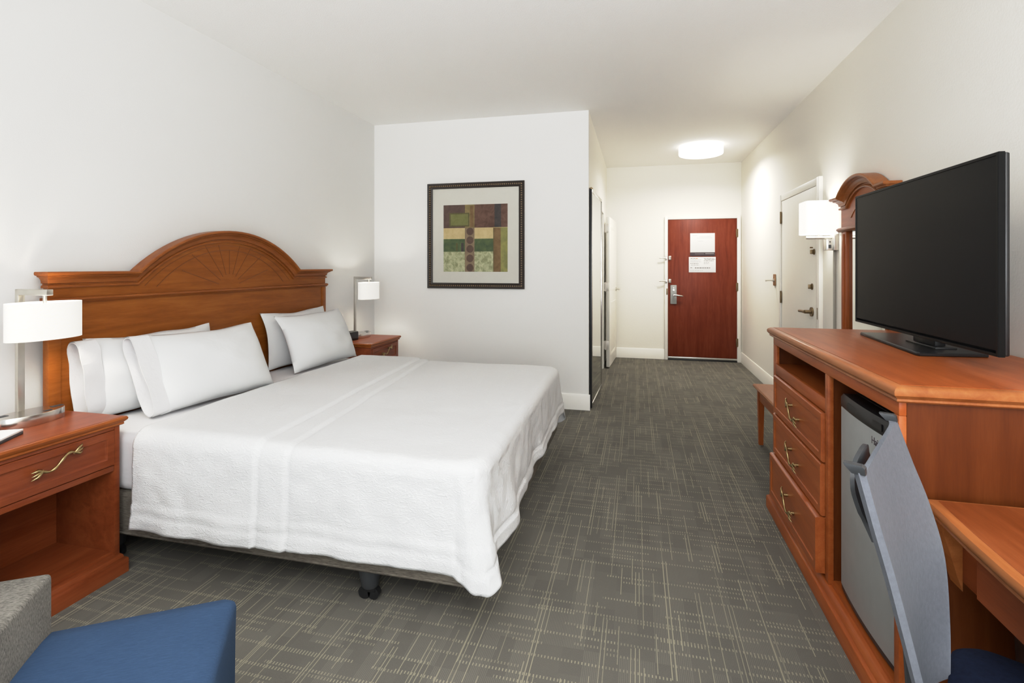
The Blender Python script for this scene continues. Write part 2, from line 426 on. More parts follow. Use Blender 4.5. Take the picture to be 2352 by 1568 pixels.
# ------------------------------------------------------------------ headboard and arched mirror
CROWN = [(0, -.004), (.010, -.004), (.013, .002), (.010, .008), (.003, .010), (.003, .016), (.012, .018), (.012, .024), (.015, .034), (.024, .043), (.036, .047), (.036, .051), (.046, .053), (.052, .058), (.052, .066), (.047, .070), (-.02, .070), (-.02, -.004)]
def arch_path(y0, ya, yb, y1, z, sag, n=28):
    hc = (yb - ya) / 2; yc = (ya + yb) / 2
    R = (hc * hc + sag * sag) / (2 * sag); zc = z + sag - R
    th = math.asin(hc / R)
    return [(y0, z)] + [(yc - R * math.sin(th - 2 * th * k / n), zc + R * math.cos(th - 2 * th * k / n)) for k in range(n + 1)] + [(y1, z)]
def crown(mb, path, prof, fn, pback, sf=1.0):
    n = len(path); L = []
    for i in range(1, n - 1):
        d0 = (Vector(path[i]) - Vector(path[i - 1])).normalized(); d1 = (Vector(path[i + 1]) - Vector(path[i])).normalized()
        n0 = Vector((-d0.y, d0.x)); n1 = Vector((-d1.y, d1.x)); m = (n0 + n1).normalized(); m = m / max(.4, m.dot(n0))
        L.append([fn(path[i][0] + m.x * q, path[i][1] + m.y * q, p) for p, q in prof])
    a, b = path[0], path[-1]
    L0 = [[fn(a[0] - p * sf, a[1] + q, pback) for p, q in prof], [fn(a[0] - p * sf, a[1] + q, p) for p, q in prof]]
    L1 = [[fn(b[0] + p * sf, b[1] + q, p) for p, q in prof], [fn(b[0] + p * sf, b[1] + q, pback) for p, q in prof]]
    mb.loft(L0 + L + L1); return mb
hb = thing('headboard', 'cherry wood headboard with an arched sunburst top, standing at the head of the bed', 'headboard', (-2.585, 2.785, 0)); oh = hb.location
F = -2.557
pth = arch_path(1.735, 2.158, 3.415, 3.83, 1.245, .250)
mb = MB(oh)
mb.poly([(1.735, .02), (3.83, .02)] + [(a, b + .02) for a, b in reversed(pth)], lambda a, b, h: (h, a, b), -2.585, F)
mb.build('panel', M_HB, hb)
mb = MB(oh)
crown(mb, pth, CROWN, lambda a, b, p: (F - .001 + p, a, b), -.03, .68); mb.build('crown_moulding', M_HBL, hb, ang=24)
mb = MB(oh)
sweep(mb, [(1.722, 1.175), (3.843, 1.175)], [(-.03, -.006), (.006, -.006), (.010, .000), (.018, .004), (.022, .011), (.018, .018), (.008, .022), (-.03, .022)], lambda a, b, p: (F + p, a, b))
mb.build('bead_moulding', M_HBL, hb)
for y0, y1 in ((1.7335, 1.785), (3.78, 3.8315)):
    mb = MB(oh); mb.box(F - .0295, F + .006, y0, y1, .02, 1.168, .002); mb.build('stile', M_HB, hb)
mb = MB(oh)
cy, cz = 2.785, 1.20
for k in range(1, 10):
    a = PI * k / 10
    r0, r1 = .075, .245 + .0 * math.sin(a)
    d = Vector((math.cos(a), math.sin(a))); n = Vector((-d.y, d.x)) * .0018
    rr = min(r1 * (1 + .55 * abs(d.x)), .40)
    pts = [Vector((cy, cz)) + d * r0 * 1.2 + n, Vector((cy, cz)) + d * rr + n, Vector((cy, cz)) + d * rr - n, Vector((cy, cz)) + d * r0 * 1.2 - n]
    mb.poly([tuple(p) for p in pts], lambda a_, b_, h: (h, a_, b_), F - .002, F + .0012)
ip = arch_path(2.20, 2.27, 3.30, 3.37, 1.225, .215)[1:-1]
sweep(mb, ip, [(-.002, 0), (.0014, 0), (.0014, .004), (-.002, .004)], lambda a, b, p: (F + p, a, b))
ip = arch_path(2.20, 2.20, 3.37, 3.37, 1.235, .235)[1:-1]
sweep(mb, ip, [(-.002, 0), (.0014, 0), (.0014, .0025), (-.002, .0025)], lambda a, b, p: (F + p, a, b))
mb.build('sunburst_carving', M_HBD, hb)

am = thing('arched_mirror', 'tall wall mirror in a cherry wood frame with an arched crown, behind the television', 'mirror', (XR, 3.64, .62), PI)
# local: faces +x, y axis reversed by the half turn
def av(p): return (p[0], p[1], p[2])
H0 = .62
pz = arch_path(-.37, -.26, .26, .37, 1.732 - H0, .106, 20)
mb = MB(); mb.poly([(-.37, 1.58 - H0), (.37, 1.58 - H0)] + [(a, b + .01) for a, b in reversed(pz)], lambda a, b, h: (h, a, b), .002, .032); mb.build('frieze', M_WY, am)
CR2 = [(p * 1.25, q * 1.12) for p, q in CROWN]; CR2 = [(max(p, -.03), q) for p, q in CR2]
mb = MB(); crown(mb, pz, CR2, lambda a, b, p: (.032 + p, a, b), -.03, .62); mb.build('crown_moulding', M_WLY, am, ang=24)
mb = MB(); sweep(mb, [(-.40, 1.575 - H0), (.40, 1.575 - H0)], [(-.03, 0), (.008, 0), (.014, .006), (.022, .012), (.022, .02), (.010, .03), (-.03, .03)], lambda a, b, p: (.032 + p, a, b)); mb.build('bead_moulding', M_WLY, am)
mb = MB(); sweep(mb, arch_path(-.2, -.2, .2, .2, 1.66 - H0, .08, 16)[1:-1], [(-.002, 0), (.004, 0), (.004, .008), (-.002, .008)], lambda a, b, p: (.032 + p, a, b)); mb.build('arch_carving', M_WLY, am)
for y0, y1 in ((-.365, -.28), (.28, .365)):
    mb = MB(); mb.box(.002, .034, y0, y1, 0, 1.58 - H0, .003); mb.box(.03, .042, y0 + .03, y1 - .03, .03, 1.56 - H0, .004); mb.build('stile', M_WZ, am)
mb = MB(); mb.box(.002, .034, -.28, .28, 0, .07, .003); mb.build('bottom_rail', M_WY, am)
mb = MB(); mb.box(.004, .014, -.28, .28, .07, 1.578 - H0); mb.build('mirror_glass', M_MIRROR, am)

# ------------------------------------------------------------------ handle shared by drawers
def handle_mesh(L=.155, amp=.016):
    mb = MB()
    n = 24; pts = []; rs = []
    for i in range(n + 1):
        t = i / n; y = (t - .5) * L * .62
        z = math.sin((t - .5) * 2 * PI * .9) * amp * .9 + (t - .5) * amp * 1.2
        x = .022 + .006 * math.sin(PI * t)
        pts.append((x, y, z)); rs.append(.0042 + .0009 * math.sin(t * 25))
    mb.tube(pts, rs, 12)
    for sgn, e in ((-1, pts[0]), (1, pts[-1])):
        for k in (-1, 0, 1):
            q = Vector(e)
            m = q + Vector((.001, sgn * L * .09, k * .010 + sgn * .003)); t = q + Vector((-.003 - abs(k) * .003, sgn * L * .19, k * .012 + sgn * .008))
            mb.tube([q, q.lerp(m, .5), m, m.lerp(t, .5) + Vector((.001, 0, 0)), t], [.0034, .0042, .0044, .0034, .0008], 10)
        mb.cyl((0, e[1], e[2]), (e[0], e[1], e[2]), .0055, seg=8)
    o = mb.build('drawer_handle', M_BRASS, None, 70); me = o.data; bpy.data.objects.remove(o); return me
HME = handle_mesh()
def put_handle(parent, loc, rz=0, sc=1.0, sy=1.0, sz=1.0):
    o = bpy.data.objects.new('drawer_handle', HME); COL.objects.link(o); o.parent = parent; o.location = loc; o.rotation_euler = (0, 0, rz); o.scale = (sc, sc * sy, sc * sz); return o

# ------------------------------------------------------------------ nightstand (faces +x, origin at back centre on floor)
def make_nightstand(label, loc):
    t = thing('nightstand', label, 'nightstand', loc, 0, 'nightstands beside the bed')
    W, D, H = .54, .358, .683
    hw = W / 2
    mb = MB(); f = lambda a, b, h: (a, b, h)
    mb.rects(f, .0, D + .008, -hw - .012, hw + .012, [(.014, H - .036), (.010, H - .032), (.012, H - .026), (.002, H - .016), (0, H - .009), (.004, H - .002), (.009, H)])
    mb.build('top', M_NSL, t)
    mb = MB(); mb.box(.012, D - .004, -hw, hw, H - .0005, H + .0008); mb.build('top_panel', M_NSD, t)
    mb = MB()
    mb.box(0, D - .012, -hw + .012, -hw + .034, .085, H - .034, .001); mb.box(0, D - .012, hw - .034, hw - .012, .085, H - .034, .001)
    mb.box(0, .014, -hw + .034, hw - .034, .085, H - .034); mb.box(.014, D - .03, -hw + .034, hw - .034, .085, .102)
    mb.box(.014, D - .014, -hw + .034, hw - .034, .455, .478, .001); mb.box(.014, D - .014, -hw + .034, hw - .034, H - .05, H - .034)
    mb.build('cabinet_body', M_NSD, t)
    mb = MB(); mb.rects(lambda a, b, h: (D - .024 + h, a, b), -hw + .036, hw - .036, .482, H - .052, [(0, 0), (0, .014), (.002, .016), (.030, .016), (.034, .012), (.040, .011), (.043, .011)]); d = mb.build('drawer', M_NSD, t)
    put_handle(d, (D - .013, 0, .583), 0, 1.18)
    mb = MB(); mb.rects(lambda a, b, h: (a, b, h), .0, D + .012, -hw - .010, hw + .010, [(0, 0), (0, .058), (.004, .064), (.012, .068), (.014, .078), (.020, .086), (.024, .088)]); mb.build('plinth', M_NSD, t)
    return t
ns = make_nightstand('cherry nightstand left of the bed, nearest the camera, with open shelf in view', (-2.545, 1.515, 0))
ns2 = copy_tree(ns); ns2.location = (-2.545, 4.205, 0)
ns2['label'] = 'cherry nightstand on the far side of the bed, in the corner by the partition wall'

# ------------------------------------------------------------------ table lamps (origin at base centre, arm along +x)
def make_lamp(label, loc):
    t = thing('table_lamp', label, 'lamp', loc, 0, 'nickel table lamps on the nightstands')
    def st(s, z): return [(s * .070 * math.cos(a), s * .122 * math.sin(a), z) for a in [2 * PI * k / 48 for k in range(48)]]
    mb = MB(); mb.loft([st(.985, 0), st(1, .003), st(1, .042), st(.985, .045)]); b = mb.build('base', M_NICKB, t)
    for (x, y, sy) in ((-.035, -.085, .022), (.0, .10, .022)):
        mb = MB(); mb.box(x - .012, x + .012, y - sy, y + sy, .0445, .0465, .001); mb.build('power_outlet', M_CHARC, b)
    mb = MB(); mb.box(.035, .048, .02, .05, .0445, .047, .001); mb.build('switch', M_CHARC, b)
    mb = MB(); px = -.062
    mb.box(px - .009, px + .009, -.013, .013, .0445, .560, .002); mb.build('pole', M_NICK, t)
    mb = MB(); mb.box(px - .009, px + .168, -.013, .013, .535, .560, .002); mb.build('arm', M_NICK, t)
    mb = MB(); mb.cyl((px + .14, 0, .545), (px + .14, 0, .46), .007, seg=12); mb.cyl((px + .14, 0, .49), (px + .14, 0, .43), .014, seg=14); mb.build('socket', M_NICK, t)
    sx = px + .14
    def ov(s, z, dx=0): return [(sx + s * .076 * math.cos(a), s * .137 * math.sin(a), z) for a in [2 * PI * k / 56 for k in range(56)]]
    mb = MB(); z0, z1 = .356, .508
    mb.loft([ov(.985, z0 + .001), ov(1.0, z0), ov(1.0, z0 + .006), ov(1.0, z1 - .006), ov(1.0, z1), ov(.985, z1 - .001), ov(.985, z0 + .001)], False, False)
    s = mb.build('lamp_shade', M_SHADE, t)
    mb = MB(); mb.lathe((sx, 0, .41), [(.012, .03), (.03, .01), (.034, -.01), (.025, -.03), (.008, -.04)], 16); mb.build('bulb', M_SHADE2, t)
    return t
lamp = make_lamp('brushed nickel table lamp with lit oval shade on the near nightstand at the left edge', (-2.475, 1.615, .683))
lamp2 = copy_tree(lamp); lamp2.location = (-2.478, 4.275, .683)
lamp2['label'] = 'brushed nickel table lamp with lit shade in the far corner beside the partition wall'
# things on the nightstands
ac = thing('alarm_clock', 'small black alarm clock beside the far table lamp', 'clock', (-2.47, 4.085, .683), -.35)
mb = MB(); mb.box(-.04, .04, -.055, .055, 0, .078, .008, 3); mb.build('case', M_BLACK, ac)
mb = MB(); mb.box(.0402, .0412, -.045, .045, .02, .065); mb.build('display', M_CHARC, ac)
npd = thing('notepad', 'white notepad in a dark holder at the front of the near nightstand', 'notepad', (-2.345, 1.37, .683), .5)
mb = MB(); mb.box(-.07, .07, -.11, .11, 0, .012, .003); mb.build('holder', M_CHARC, npd)
mb = MB(); mb.box(-.062, .068, -.105, .112, .0125, .02, .001); mb.build('paper_pad', M_PAPER, npd)

# ------------------------------------------------------------------ bed
BX0, BX1, BY0, BY1 = -2.545, -.56, 1.80, 3.725
bed = thing('bed', 'king bed with white mattress on a taupe woven box spring', 'bed', (-1.55, 2.76, 0)); ob = bed.location
mb = MB(ob); mb.box(BX0 + .01, BX1 - .005, BY0 + .005, BY1 - .005, .135, .338, .03, 4); bs = mb.build('box_spring', M_BOXSP, bed)
mb = MB(ob)
for z in (.158,): 
    for y in (BY0 + .004,): mb.tube([(BX0 + .05, y, z), (BX1 - .05, y, z)], .004, 6)
mb.build('piping', M_BOXSP, bs)
def mattress_fn():
    mb = MB(ob); mb.box(BX0, BX1, BY0, BY1, .338, .602, .045, 5); return mb
mattress_fn().build('mattress', M_SHEET, bed)
for x in (-2.35, -1.05):
    for y in (1.88, 2.76, 3.64):
        mb = MB(ob)
        mb.lathe((x, y, 0), [(.030, .05), (.034, .055), (.040, .09), (.045, .12), (.045, .136)], 16)
        lg = mb.build('leg', M_CHARC, bed)
        mb = MB(ob)
        mb.cyl((x - .02, y - .012, .026), (x - .02, y + .012, .026), .026, seg=18); mb.cyl((x + .02, y - .012, .026), (x + .02, y + .012, .026), .024, seg=18)
        mb.box(x - .02, x + .03, y - .016, y + .016, .03, .055, .006); mb.build('caster', M_BLACK, lg)
mb = MB(ob)
for y in (1.86, 2.74, 3.60): mb.box(BX0 + .05, BX1 - .06, y, y + .035, .12, .134)
for x in (-2.35, -1.05): mb.box(x - .02, x + .02, 1.86, 3.64, .11, .1345)
mb.build('bed_frame', M_BLACK, bed)

# coverlet
def cov():
    top = .612; R = .115; rho = .055
    X0 = -2.12; XF = BX1 + .018; YN = BY0 - .018; YFAR = BY1 + .018
    nu, nv = 230, 250
    def lim(v):
        return v
    def fn(u, v):
        dbn = .378 + .007 * mn.noise((u * 14, .3, 1.0)) ; dbf = .40
        t0, t1 = YN - dbn, YFAR + dbf
        t = t0 + (t1 - t0) * v
        tt = max(0, min(1, (t - YN) / (YFAR - YN)))
        da = .340 * (1 - tt) + .265 * tt + .008 * mn.noise((t * 7, 2.2, 5.0))
        x0 = X0 + .02 * mn.noise((t * 1.5, 9.1, 0)) - .03 * tt
        s = x0 + (XF + da - x0) * u
        hd = min(t - t0, t1 - t, XF + da - s)
        for near in (True, False):          # round the two foot corners of the cloth
            a_ = (s - XF + R) / (da + R); b_ = ((YN + R - t) / (dbn + R)) if near else ((t - YFAR + R) / (dbf + R))
            if a_ > 0 and b_ > 0:
                k_ = max(a_, b_) / (a_ ** 3.2 + b_ ** 3.2) ** (1 / 3.2)
                s = XF - R + a_ * k_ * (da + R)
                t = (YN + R - b_ * k_ * (dbn + R)) if near else (YFAR - R + b_ * k_ * (dbf + R))
        qx = min(s, XF - R); qy = max(YN + R, min(YFAR - R, t))
        vx, vy = s - qx, t - qy
        D = math.hypot(vx, vy)
        # folded-back band near the pillows
        sf1 = -1.50 - .075 * max(0, (t - YN)) ; sf2 = sf1 + .135 - .035 * max(0, t - YN)
        # the near drape lets the band hang straight
        st = lambda x, c, w: 1 / (1 + math.exp(-max(-40, min(40, (c - x) / w))))
        lay = .010 * st(s, sf1, .003) + .010 * st(s, sf2, .003) - .005 * math.exp(-((s - sf1 - .006) / .008) ** 2) - .005 * math.exp(-((s - sf2 - .006) / .008) ** 2)
        puff = .006 * mn.noise((s * 3.1, t * 3.1, 0)) + .002 * mn.noise((s * 11, t * 11, 4))
        lay += (.003 if hd < .058 else 0) - .006 * math.exp(-((hd - .060) / .006) ** 2)
        if D < 1e-6:
            return (s, t, top + lay + puff)
        nx, ny = vx / D, vy / D
        e = D - (R - rho)
        if e <= 0: return (s, t, top + lay + puff)
        wc = (2 * nx * ny) ** 2 if nx > 0 else 0.0
        if nx > .02 and abs(ny) > .02: pass
        if e < rho * PI / 2:
            th = e / rho; hr = R - rho + (rho + lay + puff) * math.sin(th); z = top - rho + (rho + lay + puff) * math.cos(th)
        else:
            l = (e - rho * PI / 2)
            phi = math.atan2(vy, vx)
            per = s * 1.0 if abs(ny) > .99 else (t if abs(nx) > .99 else 3 + phi * .5)
            foot = 1.0 if nx > .5 else 0.0
            fl = .040 + .13 * wc + .06 * nx * nx
            fold = mn.noise((s * 4.5, t * 4.5, 7.7)) * .5 + .5 * math.sin(phi * 9 + .6) * (wc ** .5)
            wav = l * (.05 * fold + (.15 * mn.noise((0.3, t * 5.0, 3.1)) * nx * nx) + .035 * mn.noise((s * 7, t * 7, 2.0)))
            hem = .004 if l > dbn - .078 - .055 - .0 else 0
            hr = R + l * math.sin(fl) + wav + lay + hem + .004 * mn.noise((s * 16, t * 16, l * 3))
            z = top - rho - l * math.cos(fl)
        return (qx + nx * hr, qy + ny * hr, max(z, .02))
    mb = MB((-1.3, 2.7, .6))
    mb.grid(nu, nv, fn, lambda u, v: (u * 2.0, v * 2.8))
    o = mb.build('coverlet', M_COV, None, ang=80)
    m = o.modifiers.new('thickness', 'SOLIDIFY'); m.thickness = .007; m.offset = -1
    return tag(o, 'white textured coverlet draped over the bed, folded back below the pillows', 'bedspread')
cov()

# pillows: local x = width, z = height, y = thickness (towards the foot)
def make_pillow(label, base, wdir, lean, W, H, T, seed, cuff=None):
    t = thing('pillow', label, 'pillow', (0, 0, 0), 0, 'white pillows on the bed')
    wd = Vector(wdir).normalized(); up0 = Vector((0, 0, 1)); th = wd.cross(up0)   # thickness dir towards +X
    if th.x < 0: th = -th
    up = (up0 * math.cos(lean) - th * math.sin(lean)).normalized(); th2 = wd.cross(up)
    if th2.x < 0: th2 = -th2
    M = Matrix((wd, th2, up)).transposed().to_4x4(); M.translation = Vector(base)
    t.matrix_world = M; bpy.context.view_layer.update()
    mb = MB(); n1, n2 = 44, 34
    def side(sg):
        def fn(u, v):
            a, b = 2 * u - 1, 2 * v - 1
            fa = max(0, 1 - abs(a) ** 2.6); fb = max(0, 1 - abs(b) ** 2.4)
            th = T / 2 * (fa ** .55) * (fb ** .55)
            th *= (1 - .16 * b)
            th += .006 * mn.noise((a * 2.2 + seed, b * 2.2, sg * 3)) * fa * fb * 2
            x = W / 2 * a * (1 - .06 * (1 - abs(b) ** 2)) ; z = H / 2 + H / 2 * b * (1 - (.10 if b > 0 else .04) * (1 - abs(a) ** 2))
            bend = -.020 * a * a - .03 * (b ** 2 if b > 0 else 0)
            z += .010 * mn.noise((a * 1.7 + seed, 4.2, 1)) * fa
            return (x, sg * th + bend, z)
        return fn
    mb.grid(n1, n2, side(1)); mb.grid(n1, n2, side(-1))
    bmesh.ops.remove_doubles(mb.bm, verts=mb.bm.verts, dist=.0006)
    mb.build('pillowcase', M_PILLOW, t, ang=75)
    if cuff:
        mb = MB(); N = 36; loops = []
        x0 = -W / 2 + .045
        secs = [(0, .99), (.05, 1.0), (.10, 1.005), (cuff * .7, 1.0), (cuff, .985)]
        def ring(dx, s, shrink, dro):
            r = []
            tw = .030 + .016 * (dx / cuff)
            for k in range(N):
                a = 2 * PI * k / N
                cz, cy = math.cos(a), math.sin(a)
                zz = H / 2 + (H * .485 * s - shrink) * (abs(cz) ** .7) * (1 if cz > 0 else -1)
                yy = (tw - shrink) * (abs(cy) ** .8) * (1 if cy > 0 else -1) - .02 + .010 * mn.noise((zz * 9 + seed, dx * 8, cy)) * (1 + dx * 6)
                r.append((x0 - dx - .02 * (zz / H - .5) + .008 * mn.noise((a * 1.5 + seed, 1, dx * 2)), yy, zz - dro * dx * (.3 + .7 * (1 - zz / H))))
            return r
        for dx, s in secs: loops.append(ring(dx, s, 0, .06))
        for dx, s in reversed(secs): loops.append(ring(dx, s, .004, .06))
        mb.loft(loops, True, True); mb.build('pillowcase_hem', M_CUFF, t, ang=70)
    return t
make_pillow('white pillow against the headboard at the left, its hem end hanging over the mattress edge', (-2.455, 2.235, .618), (.03, 1, 0), .10, .72, .385, .125, 1.3, .10)
make_pillow('front white pillow at the left, leaning on another pillow near the middle of the bed', (-2.200, 2.375, .620), (.13, 1, 0), .40, .70, .42, .165, 5.1, .10)
make_pillow('white pillow against the headboard at the right, mostly hidden behind the front one', (-2.455, 3.41, .618), (.02, 1, 0), .10, .72, .40, .12, 9.7)
make_pillow('white pillow in front at the right, beside the far nightstand', (-2.215, 3.385, .620), (.06, 1, 0), .36, .72, .42, .16, 13.9)

# ------------------------------------------------------------------ picture on the partition
pc = thing('framed_picture', 'abstract brown and green print in a dark beaded frame on the partition wall', 'picture', (-1.547, YP, 1.64)); op = pc.location
fy = lambda a, b, h: (a, YP - h, b)
PX0, PX1, PZ0, PZ1 = -2.042, -1.050, 1.121, 2.160
mb = MB(op); mb.rects(fy, PX0, PX1, PZ0, PZ1, [(0, .001), (0, .022), (.006, .028), (.014, .026), (.018, .022), (.036, .022), (.040, .026), (.046, .024), (.054, .016), (.054, .001)], False, False)
fr = mb.build('frame', M_FRAME, pc)
mb = MB(op)
def bead(x, z, vert):
    l, w = (.0055, .008)
    hx, hz = (w, l) if vert else (l, w)
    mb.loft([[(x - hx, YP - .021, z - hz), (x + hx, YP - .021, z - hz), (x + hx, YP - .021, z + hz), (x - hx, YP - .021, z + hz)],
             [(x - hx * .4, YP - .0255, z - hz * .4), (x + hx * .4, YP - .0255, z - hz * .4), (x + hx * .4, YP - .0255, z + hz * .4), (x - hx * .4, YP - .0255, z + hz * .4)]])
k = 46
for i in range(k):
    t = (i + .5) / k
    for z in (PZ0 + .027, PZ1 - .027): bead(PX0 + .02 + t * (PX1 - PX0 - .04), z, False)
    for x in (PX0 + .027, PX1 - .027): bead(x, PZ0 + .02 + t * (PZ1 - PZ0 - .04), True)
mb.build('beading', M_GOLD, fr)
mb = MB(op); mb.box(PX0 + .05, PX1 - .05, YP - .010, YP - .004, PZ0 + .05, PZ1 - .05); mb.build('mat_board', M_MAT, pc)
def pm(name, c, c2=None, sc=14):
    c = tuple(x * 1.3 for x in c[:3]) + (1,); c2 = c2 and tuple(x * 1.25 for x in c2[:3]) + (1,)
    t = NT(name); n = t.noise(t.coord('Object', (1, 1, 1)), sc, 4, 0.65, 0.6)
    t.base(t.ramp(n, [(.35, c), (.65, c2 or tuple(min(1, x * 1.35) for x in c[:3]) + (1,))])); t.p(Roughness=.7); return t.m
PM = [pm('print_plum', srgb(78, 60, 54), srgb(96, 76, 66)), pm('print_ochre', srgb(118, 104, 66), srgb(138, 122, 80)), pm('print_brown', srgb(82, 56, 44), srgb(112, 84, 70)),
      pm('print_slate', srgb(52, 50, 50), srgb(74, 66, 62)), pm('print_olive', srgb(104, 106, 58), srgb(122, 122, 74)), pm('print_sand', srgb(182, 164, 118), srgb(196, 180, 136)),
      pm('print_green', srgb(66, 82, 56), srgb(92, 106, 66)), pm('print_celadon', srgb(132, 136, 100), srgb(192, 192, 156), 26), pm('print_tan', srgb(106, 82, 50), srgb(128, 102, 68)),
      pm('print_moss', srgb(120, 120, 74), srgb(148, 144, 84)), pm('print_taupe', srgb(122, 104, 84), srgb(140, 122, 96)), pm('print_dot', srgb(84, 64, 54), srgb(100, 80, 66)), pm('print_dark_olive', srgb(82, 78, 46), srgb(98, 92, 56))]
RX0, RX1, RZ0, RZ1 = -1.873, -1.216, 1.285, 1.944
mb = MB(op)
def patch(u0, u1, v0, v1, mi, lift=0.0):   # u from left, v from top, fractions
    mb.mi = mi; y = YP - .0105 - lift
    x0, x1 = RX0 + u0 * (RX1 - RX0), RX0 + u1 * (RX1 - RX0); z1, z0 = RZ1 - v0 * (RZ1 - RZ0), RZ1 - v1 * (RZ1 - RZ0)
    n = 6
    for i in range(n):
        for j in range(n):
            a0, a1, b0, b1 = x0 + (x1 - x0) * i / n, x0 + (x1 - x0) * (i + 1) / n, z0 + (z1 - z0) * j / n, z0 + (z1 - z0) * (j + 1) / n
            mb._f([mb._v(p) for p in ((a0, y, b0), (a1, y, b0), (a1, y, b1), (a0, y, b1))])
patch(0, .34, 0, .345, 0); patch(.34, .49, 0, .345, 1); patch(.49, .80, 0, .345, 2); patch(.80, .90, 0, .345, 3); patch(.90, 1, 0, .345, 2)
patch(.09, .41, .12, .325, 12, .0002); patch(.115, .39, .14, .305, 4, .0004)
patch(.42, .475, .02, .33, 8, .0002)
patch(0, .34, .345, .51, 5); patch(0, .34, .51, .70, 6); patch(0, .34, .70, 1, 7)
patch(.34, .49, .345, 1, 10)
patch(.49, .78, .345, .51, 5); patch(.49, .78, .51, .70, 6); patch(.49, .78, .70, 1, 7)
patch(.78, .895, .345, 1, 8); patch(.895, 1, .345, 1, 9)
patch(.78, 1, .343, .349, 5, .0003); patch(.785, .792, .35, 1, 12, .0003)
patch(.20, .225, .57, .69, 12, .0003); patch(.28, .32, .57, .70, 3, .0003)
for cv in (.40, .53, .66, .80, .94):
    mb.mi = 11; cx, cz = RX0 + .42 * (RX1 - RX0), RZ1 - cv * (RZ1 - RZ0); r = .036
    vs = [mb._v((cx + r * math.cos(2 * PI * k / 24), YP - .0112, max(cz + r * 1.05 * math.sin(2 * PI * k / 24), RZ0))) for k in range(24)]
    mb._f(vs)
mb.build('print', PM, pc, fixn=False)

# ------------------------------------------------------------------ mirrored closet door beside the partition corner
mc = thing('mirrored_door', 'tall mirrored closet door with thin metal frame at the corner of the partition', 'mirror door', (-.424, 4.865, 0), -math.atan2(.036, .80))
H, LM = 2.065, .815
mb = MB()
for a in ((0, .028, .012, H), (LM - .022, LM, .012, H)): mb.box(-.012, .012, a[0], a[1], a[2], a[3], .003)
mb.box(-.012, .012, .028, LM - .022, H - .028, H, .003); mb.box(-.012, .012, .028, LM - .022, .012, .045, .003)
mb.build('frame', M_CHROME, mc)
mb = MB(); mb.box(-.013, .010, -.006, 0, .012, H, .001); mb.build('edge_strip', M_BLACK, mc)
mb = MB(); mb.box(-.006, .006, .028, LM - .022, .045, H - .028); mb.build('mirror_glass', M_MIRROR, mc)
mb = MB(); mb.box(-.014, .016, -.008, .03, H, H + .012, .002); mb.cyl((0, .02, H + .012), (0, .02, H + .02), .006, seg=8); mb.build('top_pivot', M_BRONZE, mc)

# ------------------------------------------------------------------ ceiling light
cl = thing('ceiling_light', 'round white drum light glowing on the hallway ceiling', 'ceiling light', (.742, 6.55, ZC))
mb = MB(); mb.lathe((0, 0, 0), [(.235, 0), (.235, -.012)], 48); mb.build('mounting_plate', M_TRIM, cl)
mb = MB(); mb.lathe((0, 0, 0), [(.24, -.012), (.252, -.014), (.254, -.022), (.254, -.095), (.250, -.108), (.235, -.114), (.12, -.120), (.01, -.122)], 56); mb.build('drum_shade', M_LIGHT, cl)

# ------------------------------------------------------------------ notices on the entry door
YD = YB - .028
nf = thing('door_notice', 'upper white notice with a dark strip at its foot on the red-brown door', 'notice', (.89, YD, 1.64), 0, 'notices on the entry door'); on = nf.location
mb = MB(on); mb.box(.728, 1.057, YD - .006, YD, 1.535, 1.805, .002); mb.mi = 1
for (a, b, z) in ((.76, .82, 1.77), (.85, 1.0, 1.755), (.82, 1.02, 1.735), (.83, .90, 1.69), (.95, .955, 1.68)): mb.box(a, b, YD - .0064, YD - .0058, z, z + .006)
mb.build('sheet', [M_PAPER, plain('faint_print', (.62, .63, .64, 1), .7)], nf)
mb = MB(on); mb.box(.727, 1.058, YD - .008, YD, 1.484, 1.535, .002); mb.mi = 1
mb.box(.93, 1.045, YD - .0084, YD - .0078, 1.512, 1.522); mb.box(.79, .91, YD - .0084, YD - .0078, 1.512, 1.516); mb.build('dark_strip', [M_INKD, M_INK], nf)
ne = thing('door_notice', 'lower white notice printed with lines of grey text on the red-brown door', 'notice', (.89, YD, 1.36), 0, 'notices on the entry door'); on = ne.location
mb = MB(on); mb.box(.710, 1.069, YD - .005, YD, 1.252, 1.470, .001); mb.mi = 1
for i, (a, b, z, hh) in enumerate(((.73, .82, 1.443, .009), (.73, .88, 1.428, .004), (.73, .86, 1.412, .004), (.73, .88, 1.398, .004), (.73, .845, 1.372, .010), (.74, .85, 1.352, .006), (.91, 1.05, 1.445, .007), (.92, 1.06, 1.428, .012), (.91, 1.04, 1.410, .009), (.91, .98, 1.388, .006), (.91, .98, 1.372, .005), (.79, 1.00, 1.308, .014), (.73, .76, 1.312, .010), (.73, .90, 1.276, .004))):
    # broken into word-length dashes
    x = a; random.seed(i)
    while x < b:
        wl = random.uniform(.012, .035); mb.box(x, min(x + wl, b), YD - .0058, YD - .0048, z, z + hh); x += wl + .006
mb.mi = 2; mb.box(.80, .83, YD - .0059, YD - .0048, 1.443, 1.452)
mb.build('sheet', [M_PAPER, M_INK, plain('orange_print', (.6, .22, .08, 1), .7)], ne)

